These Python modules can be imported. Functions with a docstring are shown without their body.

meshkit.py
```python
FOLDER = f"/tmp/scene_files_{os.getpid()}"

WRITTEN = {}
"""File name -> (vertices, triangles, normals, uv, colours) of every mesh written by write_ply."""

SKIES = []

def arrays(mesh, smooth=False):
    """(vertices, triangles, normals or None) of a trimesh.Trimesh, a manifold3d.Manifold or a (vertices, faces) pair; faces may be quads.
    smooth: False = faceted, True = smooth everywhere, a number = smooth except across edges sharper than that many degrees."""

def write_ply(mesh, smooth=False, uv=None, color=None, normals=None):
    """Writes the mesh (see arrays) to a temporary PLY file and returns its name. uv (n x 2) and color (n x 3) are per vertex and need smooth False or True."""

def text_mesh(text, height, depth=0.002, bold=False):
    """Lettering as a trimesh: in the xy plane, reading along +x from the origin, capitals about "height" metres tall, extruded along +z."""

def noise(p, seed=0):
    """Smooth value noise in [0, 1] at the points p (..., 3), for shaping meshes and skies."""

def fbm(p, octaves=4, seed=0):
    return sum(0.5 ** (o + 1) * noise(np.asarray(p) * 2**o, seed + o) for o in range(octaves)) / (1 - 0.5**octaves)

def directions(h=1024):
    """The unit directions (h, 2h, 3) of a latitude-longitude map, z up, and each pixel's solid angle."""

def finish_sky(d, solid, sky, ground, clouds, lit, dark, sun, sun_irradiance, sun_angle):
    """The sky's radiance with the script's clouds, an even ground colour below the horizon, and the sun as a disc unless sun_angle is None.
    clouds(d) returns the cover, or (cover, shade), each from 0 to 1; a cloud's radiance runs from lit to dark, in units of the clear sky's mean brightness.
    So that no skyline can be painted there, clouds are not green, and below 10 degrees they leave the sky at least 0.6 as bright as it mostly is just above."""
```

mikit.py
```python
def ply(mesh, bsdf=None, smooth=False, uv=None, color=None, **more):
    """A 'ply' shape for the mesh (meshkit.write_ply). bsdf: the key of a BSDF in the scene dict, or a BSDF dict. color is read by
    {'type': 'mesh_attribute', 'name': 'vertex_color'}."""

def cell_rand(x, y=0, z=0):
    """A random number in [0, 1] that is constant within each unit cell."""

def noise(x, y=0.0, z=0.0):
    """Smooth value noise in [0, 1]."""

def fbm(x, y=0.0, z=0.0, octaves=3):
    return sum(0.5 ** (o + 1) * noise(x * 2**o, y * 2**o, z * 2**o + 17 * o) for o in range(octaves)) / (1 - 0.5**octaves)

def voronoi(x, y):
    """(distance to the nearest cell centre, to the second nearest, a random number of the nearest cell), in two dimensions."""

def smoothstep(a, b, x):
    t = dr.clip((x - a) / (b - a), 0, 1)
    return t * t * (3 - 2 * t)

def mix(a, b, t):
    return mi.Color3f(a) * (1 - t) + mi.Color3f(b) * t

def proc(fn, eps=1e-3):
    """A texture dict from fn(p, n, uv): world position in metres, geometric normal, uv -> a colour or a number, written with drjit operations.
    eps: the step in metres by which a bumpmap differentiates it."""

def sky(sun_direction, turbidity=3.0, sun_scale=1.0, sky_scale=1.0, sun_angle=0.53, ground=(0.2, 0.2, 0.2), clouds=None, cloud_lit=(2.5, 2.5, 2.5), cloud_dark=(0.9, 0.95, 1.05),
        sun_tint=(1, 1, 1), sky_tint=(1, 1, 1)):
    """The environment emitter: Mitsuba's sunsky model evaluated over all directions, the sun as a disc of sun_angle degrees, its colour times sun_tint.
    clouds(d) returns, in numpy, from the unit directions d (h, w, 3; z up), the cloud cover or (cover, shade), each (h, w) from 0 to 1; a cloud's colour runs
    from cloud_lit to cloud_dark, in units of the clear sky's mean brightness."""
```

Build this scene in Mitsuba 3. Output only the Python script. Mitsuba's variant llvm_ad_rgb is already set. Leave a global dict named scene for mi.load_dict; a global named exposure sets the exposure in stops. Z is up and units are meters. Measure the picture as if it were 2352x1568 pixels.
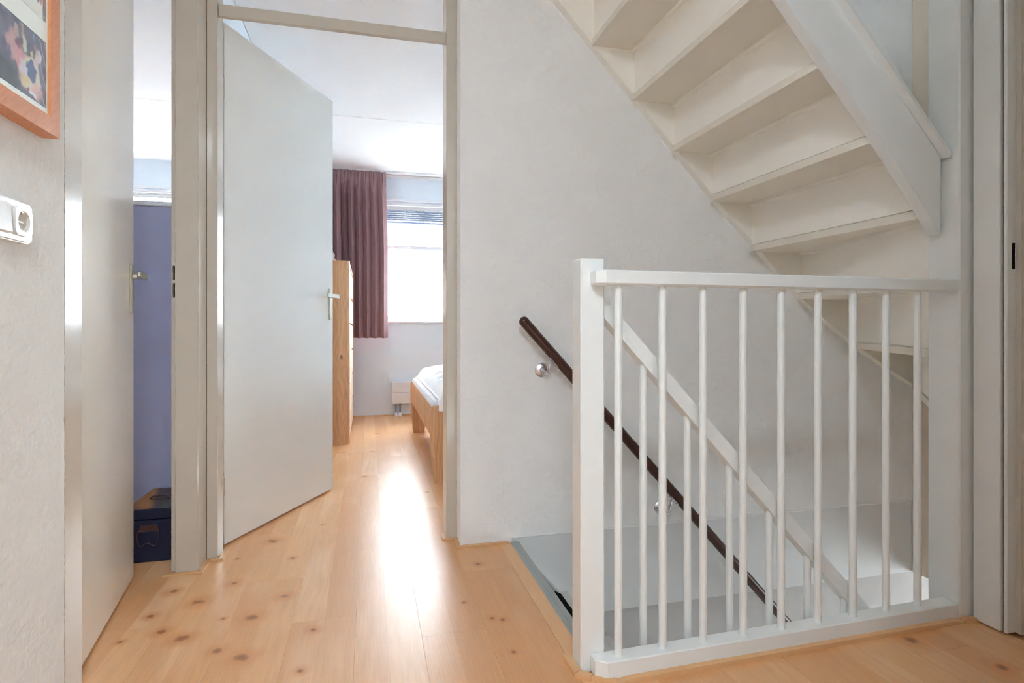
import math, numpy as np, trimesh, mitsuba as mi, drjit as dr
import mikit, meshkit
from mikit import proc, fbm, noise, smoothstep, mix, cell_rand
from shapely.geometry import Polygon, box as sbox
from shapely.ops import unary_union

T = mi.ScalarTransform4f
scene, labels = {'type': 'scene'}, {}

# ------------------------------------------------------------------ camera, sky, lamps, exposure
YAW = math.radians(14.1)
CAM_Z = 0.89
scene['camera'] = {
    'type': 'perspective', 'fov': 2 * math.degrees(math.atan(1176 / 1310)), 'fov_axis': 'x',
    'near_clip': 0.02, 'far_clip': 200.0,
    'principal_point_offset_x': 0.0, 'principal_point_offset_y': 34 / 1568,
    'to_world': T().look_at(origin=[0, 0, CAM_Z], target=[math.sin(YAW), math.cos(YAW), CAM_Z], up=[0, 0, 1])}
scene['sky'] = mikit.sky([0.3, -0.5, 0.8], turbidity=4.0, sun_scale=0.0, sky_scale=1.0, ground=(0.35, 0.35, 0.34),
                         clouds=lambda d: (np.ones(d.shape[:2]), 0.0), cloud_lit=(58.0, 65.5, 71.0))
LAMP = 26.0          # radiance of the opal landing lamp
exposure = 2.0

# ------------------------------------------------------------------ helpers
def s(r, g, b):
    return [((c / 255) / 12.92 if c / 255 < 0.04045 else ((c / 255 + 0.055) / 1.055) ** 2.4) for c in (r, g, b)]

def rgb(c):
    return {'type': 'rgb', 'value': [float(x) for x in c]}

def paint(name, color, rough=0.4, spec=0.5, bump=None, **kw):
    b = {'type': 'principled', 'base_color': color if isinstance(color, dict) else rgb(color), 'roughness': rough, 'specular': spec, **kw}
    if bump:
        b = {'type': 'bumpmap', 'arbitrary': proc(bump[0], bump[1]), 'scale': bump[2], 'bsdf': b}
    scene[name] = {'type': 'twosided', 'bsdf': b}

def add(key, mesh, mat, smooth=False, **kw):
    n, base = 0, key
    while key in scene:
        n += 1
        key = '%s_%03d' % (base, n)
    scene[key] = mikit.ply(mesh, mat, smooth, **kw)
    return key

USED = set()
def new(base):
    k, n = base, 0
    while k in USED or k in scene:
        n += 1
        k = '%s_%03d' % (base, n)
    USED.add(k)
    return k

def lab(key, label, cat=None, group=None, kind=None):
    d = {}
    if label: d['label'] = label
    if cat: d['category'] = cat
    if group: d['group'] = group
    if kind: d['kind'] = kind
    labels[key] = d
    return key

def struct(key, mesh, mat, label, smooth=False):
    k = add(key, mesh, mat, smooth)
    return lab(k, label, None, None, 'structure')

def hull(pts):
    return trimesh.convex.convex_hull(np.asarray(pts, float))

def bx(x0, x1, y0, y1, z0, z1, r=0.0):
    """A box, its edges chamfered by r."""
    if r <= 0:
        m = trimesh.creation.box((x1 - x0, y1 - y0, z1 - z0))
        m.apply_translation(((x0 + x1) / 2, (y0 + y1) / 2, (z0 + z1) / 2))
        return m
    r = min(r, 0.49 * (x1 - x0), 0.49 * (y1 - y0), 0.49 * (z1 - z0))
    p = []
    for a, sa in ((x0, 1), (x1, -1)):
        for b, sb in ((y0, 1), (y1, -1)):
            for c, sc in ((z0, 1), (z1, -1)):
                p += [(a, b + sb * r, c + sc * r), (a + sa * r, b, c + sc * r), (a + sa * r, b + sb * r, c)]
    return hull(p)

def cat(*ms):
    return trimesh.util.concatenate([m for m in ms])

def prism_z(poly, z0, z1, r=0.0):
    """Polygon in xy extruded from z0 to z1."""
    P = poly if isinstance(poly, Polygon) else Polygon(poly)
    m = trimesh.creation.extrude_polygon(P, z1 - z0, engine='earcut')
    m.apply_translation((0, 0, z0))
    return m

def prism_y(poly, y0, y1):
    """Polygon in xz extruded along y."""
    m = trimesh.creation.extrude_polygon(Polygon(poly), y1 - y0, engine='earcut')
    v = m.vertices.copy()
    m.vertices = np.stack([v[:, 0], y0 + v[:, 2], v[:, 1]], 1)
    m.invert()
    return m

def prism_x(poly, x0, x1):
    """Polygon in yz extruded along x."""
    m = trimesh.creation.extrude_polygon(Polygon(poly), x1 - x0, engine='earcut')
    v = m.vertices.copy()
    m.vertices = np.stack([x0 + v[:, 2], v[:, 0], v[:, 1]], 1)
    return m

def cyl(p0, p1, r, n=24, r2=None):
    p0, p1 = np.asarray(p0, float), np.asarray(p1, float)
    L = np.linalg.norm(p1 - p0)
    r2 = r if r2 is None else r2
    c = min(0.002, r * 0.2)
    m = trimesh.creation.revolve([(0, 0), (r - c, 0), (r, c), (r2, L - c), (r2 - c, L), (0, L)], sections=n)
    m.apply_transform(trimesh.geometry.align_vectors([0, 0, 1], (p1 - p0) / L))
    m.apply_translation(p0)
    return m

def lathe(profile, origin, axis, n=40):
    m = trimesh.creation.revolve(profile, sections=n)
    m.apply_transform(trimesh.geometry.align_vectors([0, 0, 1], np.asarray(axis, float)))
    m.apply_translation(origin)
    return m

def tube(pts, r, sides=12):
    pts = np.asarray(pts, float)
    t = np.gradient(pts, axis=0)
    t /= np.linalg.norm(t, axis=1, keepdims=True)
    ref = np.array([0.3, 0.2, 0.93])
    a = np.cross(t, ref); a /= np.linalg.norm(a, axis=1, keepdims=True)
    b = np.cross(t, a)
    ang = np.arange(sides) * 2 * np.pi / sides
    v = pts[:, None] + r * (np.cos(ang)[None, :, None] * a[:, None] + np.sin(ang)[None, :, None] * b[:, None])
    f = []
    n = len(pts)
    for i in range(n - 1):
        for j in range(sides):
            k = (j + 1) % sides
            f += [[i * sides + j, (i + 1) * sides + j, (i + 1) * sides + k], [i * sides + j, (i + 1) * sides + k, i * sides + k]]
    V = np.vstack([v.reshape(-1, 3), pts[:1], pts[-1:]])
    for j in range(sides):
        k = (j + 1) % sides
        f += [[n * sides, j, k], [n * sides + 1, (n - 1) * sides + k, (n - 1) * sides + j]]
    m = trimesh.Trimesh(V, f, process=False)
    m.fix_normals()
    return m

def moved(m, M):
    m = m.copy()
    m.apply_transform(M)
    return m

def frame(origin, deg):
    """Local axes to world: x to (cos, sin) in plan, z up."""
    a = math.radians(deg)
    return np.array([[math.cos(a), -math.sin(a), 0, origin[0]], [math.sin(a), math.cos(a), 0, origin[1]], [0, 0, 1, origin[2]], [0, 0, 0, 1]])

def grid_sheet(P, Q):
    """Closed sheet between two point grids P and Q of shape (n, m, 3)."""
    n, m = P.shape[:2]
    V = np.vstack([P.reshape(-1, 3), Q.reshape(-1, 3)])
    i, j = np.meshgrid(np.arange(n - 1), np.arange(m - 1), indexing='ij')
    a = (i * m + j).ravel(); b = a + 1; c = a + m; d = c + 1
    o = n * m
    F = np.vstack([np.stack([a, c, d], 1), np.stack([a, d, b], 1), np.stack([a, d, c], 1) + o, np.stack([a, b, d], 1) + o])
    edge = [(k, k + 1) for k in range(m - 1)] + [(k * m + m - 1, (k + 1) * m + m - 1) for k in range(n - 1)] \
        + [((n - 1) * m + k + 1, (n - 1) * m + k) for k in range(m - 1)][::-1] + [((k + 1) * m, k * m) for k in range(n - 1)][::-1]
    E = np.array(edge)
    F = np.vstack([F, np.stack([E[:, 0], E[:, 1], E[:, 1] + o], 1), np.stack([E[:, 0], E[:, 1] + o, E[:, 0] + o], 1)])
    t = trimesh.Trimesh(V, F, process=False)
    t.fix_normals()
    return t

# ------------------------------------------------------------------ materials
paint('wall_paint', s(226, 227, 227), 0.9, 0.15)
paint('wall_rough_paint', s(210, 208, 203), 0.9, 0.15)
paint('wall_smooth_paint', s(224, 224, 224), 0.7, 0.2)
paint('room_wall_paint', s(224, 234, 243), 0.9, 0.1)
paint('ceiling_paint', s(240, 240, 240), 0.95, 0.1)
paint('white_paint', s(220, 222, 220), 0.32, 0.5)
paint('stair_paint', s(236, 233, 225), 0.42, 0.4)
paint('tread_paint', s(218, 213, 201), 0.45, 0.4)
paint('frame_paint', s(188, 181, 169), 0.17, 0.5)
paint('frame_shade_paint', s(206, 202, 194), 0.3, 0.5)
paint('door_paint', s(234, 236, 231), 0.33, 0.5)
paint('door_cream_paint', s(214, 209, 198), 0.24, 0.5)
paint('groove_dark', s(104, 96, 86), 0.9, 0.1)
paint('black_hole', s(12, 12, 14), 0.9, 0.1)
paint('white_plastic', s(218, 216, 212), 0.22, 0.5)
paint('socket_plastic', s(214, 205, 190), 0.35, 0.5)
paint('trim_wood', {'type': 'rgb', 'value': s(198, 154, 110)}, 0.35, 0.5)
paint('radiator_paint', s(222, 223, 226), 0.35, 0.5)
paint('pipe_grey', s(120, 124, 132), 0.35, 0.5)
paint('blind_paint', s(235, 236, 238), 0.4, 0.5)
paint('window_paint', s(232, 232, 234), 0.35, 0.5)
paint('awning_blue', s(26, 38, 66), 0.6, 0.3)
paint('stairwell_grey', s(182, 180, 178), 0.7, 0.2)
paint('edge_board_paint', s(206, 208, 208), 0.6, 0.3)
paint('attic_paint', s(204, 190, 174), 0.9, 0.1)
paint('lower_stair_paint', s(204, 205, 202), 0.5, 0.4)
paint('lilac_board', s(152, 151, 174), 0.55, 0.3)
paint('aluminium_white', s(225, 228, 230), 0.3, 0.5)
paint('sheet_cloth', s(222, 222, 226), 0.95, 0.1, sheen=0.4)
paint('duvet_cloth', s(246, 246, 248), 0.95, 0.1, sheen=0.3)
paint('trunk_blue', s(5, 10, 40), 0.5, 0.4)
paint('copper_wire', s(78, 56, 50), 0.4, 0.5, metallic=0.6)
paint('mat_paper', s(226, 232, 226), 0.5, 0.4)
paint('black_rubber', s(24, 24, 25), 0.95, 0.1)
scene['metal_chrome'] = {'type': 'twosided', 'bsdf': {'type': 'roughconductor', 'material': 'Cr', 'alpha': 0.16}}
paint('metal_satin', s(208, 204, 188), 0.3, 0.5, metallic=0.85)
paint('metal_alu', s(168, 174, 172), 0.4, 0.5, metallic=0.6)
scene['pane_glass'] = {'type': 'thindielectric'}

KNOTS = [(-0.386,2.540,1.6),(-0.283,2.335,0.8),(-0.454,2.155,1.3),(-0.269,2.010,1.3),(-0.533,2.036,1.7),(-0.348,1.890,1.7),(-0.587,1.862,1.2),
         (-0.517,1.809,1.6),(-0.404,1.717,1.2),(-0.331,1.665,1.8),(-0.68,1.831,0.7),(-0.65,1.971,1.0),(-0.158,1.767,1.0),(-0.172,1.565,0.8),
         (0.396,2.106,1.0),(0.297,1.824,0.7),(0.366,1.705,0.8),(0.395,1.687,0.8),(-0.635,2.137,1.3),(-0.430,1.902,0.6),(-0.489,2.378,0.6),
         (1.496,1.294,1.6),(1.608,1.137,1.4),(0.385,1.513,0.6),(0.074,4.888,1.0),(0.027,4.182,0.8),(-0.023,3.500,0.9),(0.304,3.087,0.6),
         (-0.171,4.217,0.7),(-0.203,2.693,0.5)]

def floor_color(p, n, uv):
    """Knotty birch: the plank's tone in uv.x, a shift of its grain in uv.y."""
    strip = cell_rand(dr.floor((p.x + 0.409) / 0.0925) + 40, uv.y * 997)
    sx, sy = p.x, p.y + uv.y * 31 + strip * 7
    warp = fbm(sx * 9, sy * 2.2, 3.0) * 0.09
    rings = 0.5 + 0.5 * dr.sin((sx + warp) * 190 + 6 * fbm(sx * 5, sy * 0.9, 1.0))
    fine = noise(sx * 700, sy * 16, 2.0)
    blot = fbm(sx * 6, sy * 1.7, 9.0)
    t = 0.5 + 0.55 * (uv.x - 0.5) + 0.5 * (strip - 0.5)
    c = mix(s(208, 162, 116), s(188, 132, 83), dr.clip(t, 0, 1))
    c = mix(c, s(190, 138, 94), 0.28 * smoothstep(0.45, 0.95, rings) * smoothstep(0.3, 0.7, blot))
    c = mix(c, s(226, 194, 160), 0.35 * smoothstep(0.55, 0.9, blot))
    c = c * (0.94 + 0.12 * fine)
    dark, halo = mi.Float(0), mi.Float(0)
    wob = fbm(p.x * 60, p.y * 40, 4.0) - 0.5
    for kx, ky, ks in KNOTS:
        d = dr.sqrt(dr.square((p.x - kx) / (0.0112 * ks)) + dr.square((p.y - ky) / (0.0115 * ks))) + 0.9 * wob
        dark = dr.maximum(dark, 1 - smoothstep(0.25, 1.25, d))
        halo = dr.maximum(halo, 1 - smoothstep(0.8, 3.6, d))
    c = mix(c, s(186, 122, 68), 0.7 * halo)
    return mix(c, s(128, 72, 38), 0.78 * dark)
paint('floor_wood', proc(floor_color), 0.33, 0.85, None)

def oak_color(p, n, uv):
    """Oak boards glued side by side; uv runs along the grain in y."""
    lam = cell_rand(dr.floor(uv.x / 0.045) + 20, 3.0)
    x, y = uv.x, uv.y + lam * 5
    w = fbm(x * 12, y * 3, 1.0) * 0.1
    r = 0.5 + 0.5 * dr.sin((x + w) * 260)
    c = mix(s(206, 160, 118), s(178, 126, 84), dr.clip(0.25 + 0.6 * lam + 0.35 * (r - 0.5), 0, 1))
    c = c * (0.93 + 0.14 * noise(x * 900, y * 30, 5.0))
    k = dr.sqrt(dr.square((x - 0.02) / 0.011) + dr.square((y - lam * 5 - 0.66) / 0.022))
    return mix(c, s(104, 74, 50), 0.8 * (1 - smoothstep(0.4, 1.3, k)))
paint('oak_wood', proc(oak_color), 0.5, 0.35)
paint('oak_pale', s(226, 208, 184), 0.35, 0.5)

def mahogany(p, n, uv):
    g = fbm((p.x * 0.67 - p.z * 0.74) * 8, (p.x * 0.74 + p.z * 0.67) * 160, p.y * 160)
    return mix(s(38, 20, 15), s(68, 35, 24), g)
paint('dark_wood', proc(mahogany), 0.3, 0.5)

def frame_wood(p, n, uv):
    g = noise(p.y * 30 + p.z * 30, (p.y - p.z) * 260, p.x * 300)
    return mix(s(196, 130, 84), s(180, 112, 66), g)
paint('picture_wood', proc(frame_wood), 0.38, 0.5)

def curtain_weave(p, n, uv):
    g = noise(p.x * 900, p.y * 900, p.z * 900)
    return mix(s(131, 100, 102), s(149, 117, 118), g)
paint('curtain_cloth', proc(curtain_weave), 0.95, 0.1, sheen=0.3)

def mat_fluff(p, n, uv):
    return mix(s(12, 12, 13), s(46, 45, 44), smoothstep(0.45, 0.95, noise(p.x * 420, p.y * 420, p.z * 420)))
paint('mat_fibre', proc(mat_fluff), 1.0, 0.05)

def ell(p, y, z, ry, rz, a=0.0, soft=0.25):
    c, sn = math.cos(a), math.sin(a)
    u = ((p.y - y) * c + (p.z - z) * sn) / ry
    v = (-(p.y - y) * sn + (p.z - z) * c) / rz
    return 1 - smoothstep(1 - soft, 1 + soft, dr.sqrt(u * u + v * v))

def ring_print(p, n, uv):
    """Print of riders in a rubber ring on a dark water slide."""
    wy, wz = (fbm(p.y * 70, p.z * 70, 1.0) - .5) * 0.018, (fbm(p.y * 70, p.z * 70, 8.0) - .5) * 0.018
    q = mi.Point3f(p.x, p.y + wy, p.z + wz)
    c = mix(s(78, 82, 98), s(118, 120, 132), fbm(p.y * 55, p.z * 80, 2.0))
    c = mix(c, s(60, 68, 66), 0.7 * ell(p, 1.235, 1.36, 0.05, 0.03, 0, .5))
    streak = smoothstep(0.8, 0.97, 0.5 + 0.5 * dr.sin((p.y - 1.0) * 300 + (p.z - 1.3) * 150 + 4 * fbm(p.y * 20, p.z * 20, 1.0)))
    c = mix(c, s(176, 184, 194), 0.45 * streak * smoothstep(1.34, 1.362, p.y))
    c = mix(c, s(200, 192, 176), ell(q, 1.322, 1.387, 0.036, 0.036, 0.2, .12))
    c = mix(c, s(198, 182, 140), 0.8 * ell(q, 1.302, 1.372, 0.020, 0.018, 0, .4))
    c = mix(c, s(202, 164, 160), 0.8 * ell(q, 1.345, 1.362, 0.016, 0.016, 0, .4))
    c = mix(c, s(92, 108, 136), ell(q, 1.326, 1.394, 0.018, 0.020, 0.2, .15))
    for y, z, ry, rz, col in ((1.262, 1.418, 0.018, 0.026, s(190, 152, 152)), (1.288, 1.402, 0.012, 0.026, s(198, 146, 150)), (1.272, 1.450, 0.008, 0.010, s(172, 150, 142)),
                              (1.283, 1.430, 0.006, 0.012, s(120, 86, 96)), (1.300, 1.440, 0.007, 0.018, s(190, 192, 168)), (1.298, 1.462, 0.006, 0.007, s(160, 140, 128)),
                              (1.345, 1.420, 0.007, 0.020, s(200, 186, 188)), (1.338, 1.446, 0.006, 0.008, s(156, 124, 118)), (1.352, 1.432, 0.004, 0.014, s(206, 200, 196)),
                              (1.327, 1.430, 0.005, 0.006, s(196, 186, 130)), (1.332, 1.464, 0.004, 0.006, s(110, 150, 176)), (1.300, 1.388, 0.010, 0.014, s(186, 192, 202)),
                              (1.240, 1.400, 0.012, 0.02, s(88, 84, 108)), (1.33, 1.350, 0.012, 0.005, s(214, 216, 216)), (1.318, 1.349, 0.006, 0.004, s(150, 70, 80))):
        c = mix(c, col, 0.85 * ell(q, y, z, ry, rz, 0.1, .35))
    return c
paint('ring_print', proc(ring_print), 0.35, 0.5)

def pale_print(p, n, uv):
    """Print of children on a pale page, dark strip at its edge."""
    c = mix(s(222, 226, 218), s(206, 212, 208), fbm(p.y * 30, p.z * 30, 6.0))
    c = mix(c, s(86, 92, 108), smoothstep(1.362, 1.366, p.y) * (0.5 + 0.5 * fbm(p.y * 70, p.z * 50, 3.0)))
    for y, z, ry, rz, col in ((1.30, 1.575, 0.009, 0.02, s(176, 140, 120)), (1.345, 1.565, 0.009, 0.022, s(110, 116, 140)), (1.356, 1.56, 0.006, 0.016, s(190, 140, 110)), (1.378, 1.55, 0.004, 0.02, s(170, 120, 100))):
        c = mix(c, col, ell(p, y, z, ry, rz, 0.1))
    return c
paint('pale_print', proc(pale_print), 0.35, 0.5)

def trunk_top(p, n, uv):
    c = mix(s(44, 46, 44), s(84, 62, 54), fbm(p.x * 30, p.y * 18, 3.0))
    c = mix(c, s(140, 90, 36), ell(p, 2.60, 0.0, 0.17, 9.0) * smoothstep(-0.80, -0.83, p.x + 0.25 * (p.y - 2.5)) * 0.9)
    c = mix(c, s(60, 70, 58), smoothstep(-0.78, -0.76, p.x) * 0.7)
    return c
paint('trunk_lid', proc(trunk_top), 0.4, 0.5)

# ================================================================== THE SETTING
H = 2.41
XL, XR = -0.675, 1.778          # landing walls
YB = 2.29                       # plaster of the stairwell wall
YF = 5.83                       # inner face of the far facade

# floor: slab and every plank in view
slab = cat(bx(-3.2, 0.565, -1.7, 5.9, -0.3, -0.008), bx(0.565, 2.7, 2.33, 5.9, -0.3, -0.008), bx(0.565, 2.0, 0.1, 1.36, -0.3, -0.008), bx(-0.9, 0.575, -1.75, 0.25, -0.3, -0.008))
struct('floor', slab, 'trim_wood', 'knotty birch plank floor running from the landing into the bedroom')
region = unary_union([sbox(XL - 0.015, 0.0, 0.566, 2.40), sbox(0.56, 0.27, 1.80, 1.372), sbox(-0.605, 2.30, 0.335, 2.6), sbox(-0.62, 2.45, 2.6, YF), sbox(-1.6, 1.45, -0.66, 3.4)])
starts = {0: 2.142, 1: 1.822, 2: 2.352, 3: 1.651, 4: 2.05, 5: 1.3, 6: 1.75, 7: 0.9, -1: 1.45, -2: 1.9, 8: 1.55, 9: 0.7}
rs = np.random.RandomState(4)
for i in range(-7, 17):
    x0 = -0.409 + 0.1857 * i
    y0 = starts.get(i, rs.uniform(0.2, 1.3)) - 3 * 1.18
    for k in range(9):
        a, b = y0 + k * 1.18, y0 + (k + 1) * 1.18
        tone, seed = rs.uniform(), rs.uniform()
        piece = sbox(x0 + 0.0001, a + 0.0001, x0 + 0.1857 - 0.0001, b - 0.0001).intersection(region)
        for g in getattr(piece, 'geoms', [piece]):
            if g.is_empty or g.area < 1e-4:
                continue
            gx0, gy0, gx1, gy1 = g.bounds
            if abs(g.area - (gx1 - gx0) * (gy1 - gy0)) < 1e-6:
                r, t = 0.0003, 0.008
                m = hull([(x, y, z) for x, y, z in [(gx0, gy0, -t), (gx1, gy0, -t), (gx0, gy1, -t), (gx1, gy1, -t), (gx0, gy0, -r), (gx1, gy0, -r), (gx0, gy1, -r), (gx1, gy1, -r),
                                                    (gx0 + r, gy0 + r, 0), (gx1 - r, gy0 + r, 0), (gx0 + r, gy1 - r, 0), (gx1 - r, gy1 - r, 0)]])
            else:
                m = prism_z(g, -0.008, 0.0)
            m = trimesh.Trimesh(m.vertices, m.faces, process=False)
            add('floor__plank', m, 'floor_wood', False, uv=np.tile([[tone, seed]], (len(m.vertices), 1)))

# wall to the left of the landing: rounded plaster edge, opening of the left door, hall behind the camera
edge = [(-0.79, 0.0), (-0.675, 0.0), (-0.675, 0.0)]
wl = [prism_z([(-0.79, -1.7), (XL - .002, -1.7), (XL - .002, 1.505), (XL - 0.004, 1.519), (XL - 0.009, 1.530), (XL - 0.017, 1.536), (-0.79, 1.538)], 0, H)]
def plaster_sheet(P, N, amp, k, seed):
    """The plaster's skin: a fine grid P pushed out along N by its grain."""
    M = np.array([[.80, .36, .48], [-.60, .48, .64], [0, -.80, .60]])
    q = P @ M.T
    g = 0.62 * meshkit.noise(q * k, seed) + 0.38 * meshkit.noise(q * k * .45, seed + 1) - 0.5
    V = P + N * (amp * g)[..., None]
    n, m = P.shape[:2]
    i, j = np.meshgrid(np.arange(n - 1), np.arange(m - 1), indexing='ij')
    a = (i * m + j).ravel()
    F = np.vstack([np.stack([a, a + m, a + m + 1], 1), np.stack([a, a + m + 1, a + 1], 1)])
    t_ = trimesh.Trimesh(V.reshape(-1, 3), F, process=False)
    if np.dot(np.cross(P[1, 0] - P[0, 0], P[0, 1] - P[0, 0]), N[0, 0]) < 0: t_.invert()
    return t_
ye = np.linspace(0.95, 1.545, 210)
xe_ = XL - 0.016 * np.clip((ye - 1.500) / 0.042, 0, 1) ** 2.2
ze = np.linspace(0.0, 2.05, 700)
P = np.stack(np.broadcast_arrays(xe_[:, None], ye[:, None], ze[None, :]), -1)
N = np.zeros_like(P); N[..., 0] = 1
add('wall_left__plaster', plaster_sheet(P, N, 0.0040, 190, 3), 'wall_rough_paint', True)
wl.append(bx(-0.79, XL - 0.012, 1.538, 2.30, 2.15, H))
struct('wall_left', cat(*wl), 'wall_rough_paint', 'left landing wall with coarse off-white plaster, holding the picture and socket', 30)
struct('wall_partition', cat(bx(-0.70, -0.61, 2.37, YF, 0, H)), 'room_wall_paint', 'partition between the bedroom and the lilac room')
# stairwell wall: plaster above, flush smooth board below, lower wall set back
struct('wall_stairwell', cat(bx(0.362, 2.75, YB + .002, 2.46, 0.018, 5.0), bx(0.362, 0.575, YB + .002, 2.46, -0.01, 0.02)), 'wall_paint', 'pale plastered wall behind the stairs carrying the dark handrail')
xs_, zs_ = np.linspace(0.36, 2.65, 560), np.linspace(0.018, 2.36, 580)
P = np.stack(np.broadcast_arrays(xs_[:, None], YB, zs_[None, :]), -1).astype(float)
N = np.zeros_like(P); N[..., 1] = -1
add('wall_stairwell__plaster', plaster_sheet(P, N, 0.0042, 165, 8), 'wall_paint', True)
add('wall_stairwell__plaster_lip', bx(0.575, 2.65, YB - .003, YB + .006, 0.015, 0.023, .002), 'wall_paint')
add('wall_stairwell__plaster_foot', bx(0.36, 0.572, YB, YB + .01, 0.0, 0.018), 'wall_paint')
add('wall_stairwell__plaster_edge', bx(0.36, 0.366, YB, 2.40, 0.0, H), 'wall_paint')
struct('trim_1', bx(0.575, 2.75, YB + 0.004, 2.45, -0.34, 0.018), 'edge_board_paint', 'smooth grey-white board edging the floor below the stairwell plaster')
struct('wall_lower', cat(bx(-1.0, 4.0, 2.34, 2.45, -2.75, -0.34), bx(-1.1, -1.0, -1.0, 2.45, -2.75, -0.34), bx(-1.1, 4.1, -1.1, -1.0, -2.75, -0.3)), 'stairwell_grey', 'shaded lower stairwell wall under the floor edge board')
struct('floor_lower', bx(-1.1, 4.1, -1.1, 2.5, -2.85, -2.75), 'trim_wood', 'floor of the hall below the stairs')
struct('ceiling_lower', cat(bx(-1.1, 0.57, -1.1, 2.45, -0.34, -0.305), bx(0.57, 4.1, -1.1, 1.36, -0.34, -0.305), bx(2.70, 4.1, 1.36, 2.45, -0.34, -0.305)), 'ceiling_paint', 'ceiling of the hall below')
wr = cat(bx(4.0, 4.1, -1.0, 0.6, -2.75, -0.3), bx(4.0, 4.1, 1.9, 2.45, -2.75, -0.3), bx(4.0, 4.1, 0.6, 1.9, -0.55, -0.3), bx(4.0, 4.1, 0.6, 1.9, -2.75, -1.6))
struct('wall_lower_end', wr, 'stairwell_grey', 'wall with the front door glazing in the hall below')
# walls that close the stairwell on the right and towards the attic
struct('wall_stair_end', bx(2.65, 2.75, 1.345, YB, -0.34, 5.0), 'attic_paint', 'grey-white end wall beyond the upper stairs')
struct('wall_stair_front', cat(bx(1.80, 2.70, 1.30, 1.385, -0.34, H), bx(0.2, 2.70, 1.28, 1.345, H + 0.05, 5.0)), 'wall_smooth_paint', 'wall closing the stair cupboard behind the post')
struct('wall_attic', cat(bx(0.1, 0.2, 1.28, 2.46, H, 5.0)), 'wall_smooth_paint', 'end wall of the attic stair shaft')
struct('ceiling_attic', cat(bx(0.1, 1.35, 1.28, 2.46, 4.5, 4.6), bx(1.65, 2.75, 1.28, 2.46, 4.5, 4.6), bx(1.2, 1.8, 1.28, 1.6, 4.5, 4.6), bx(1.2, 1.8, 2.0, 2.46, 4.5, 4.6)), 'ceiling_paint', 'attic ceiling around the roof light')
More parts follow.
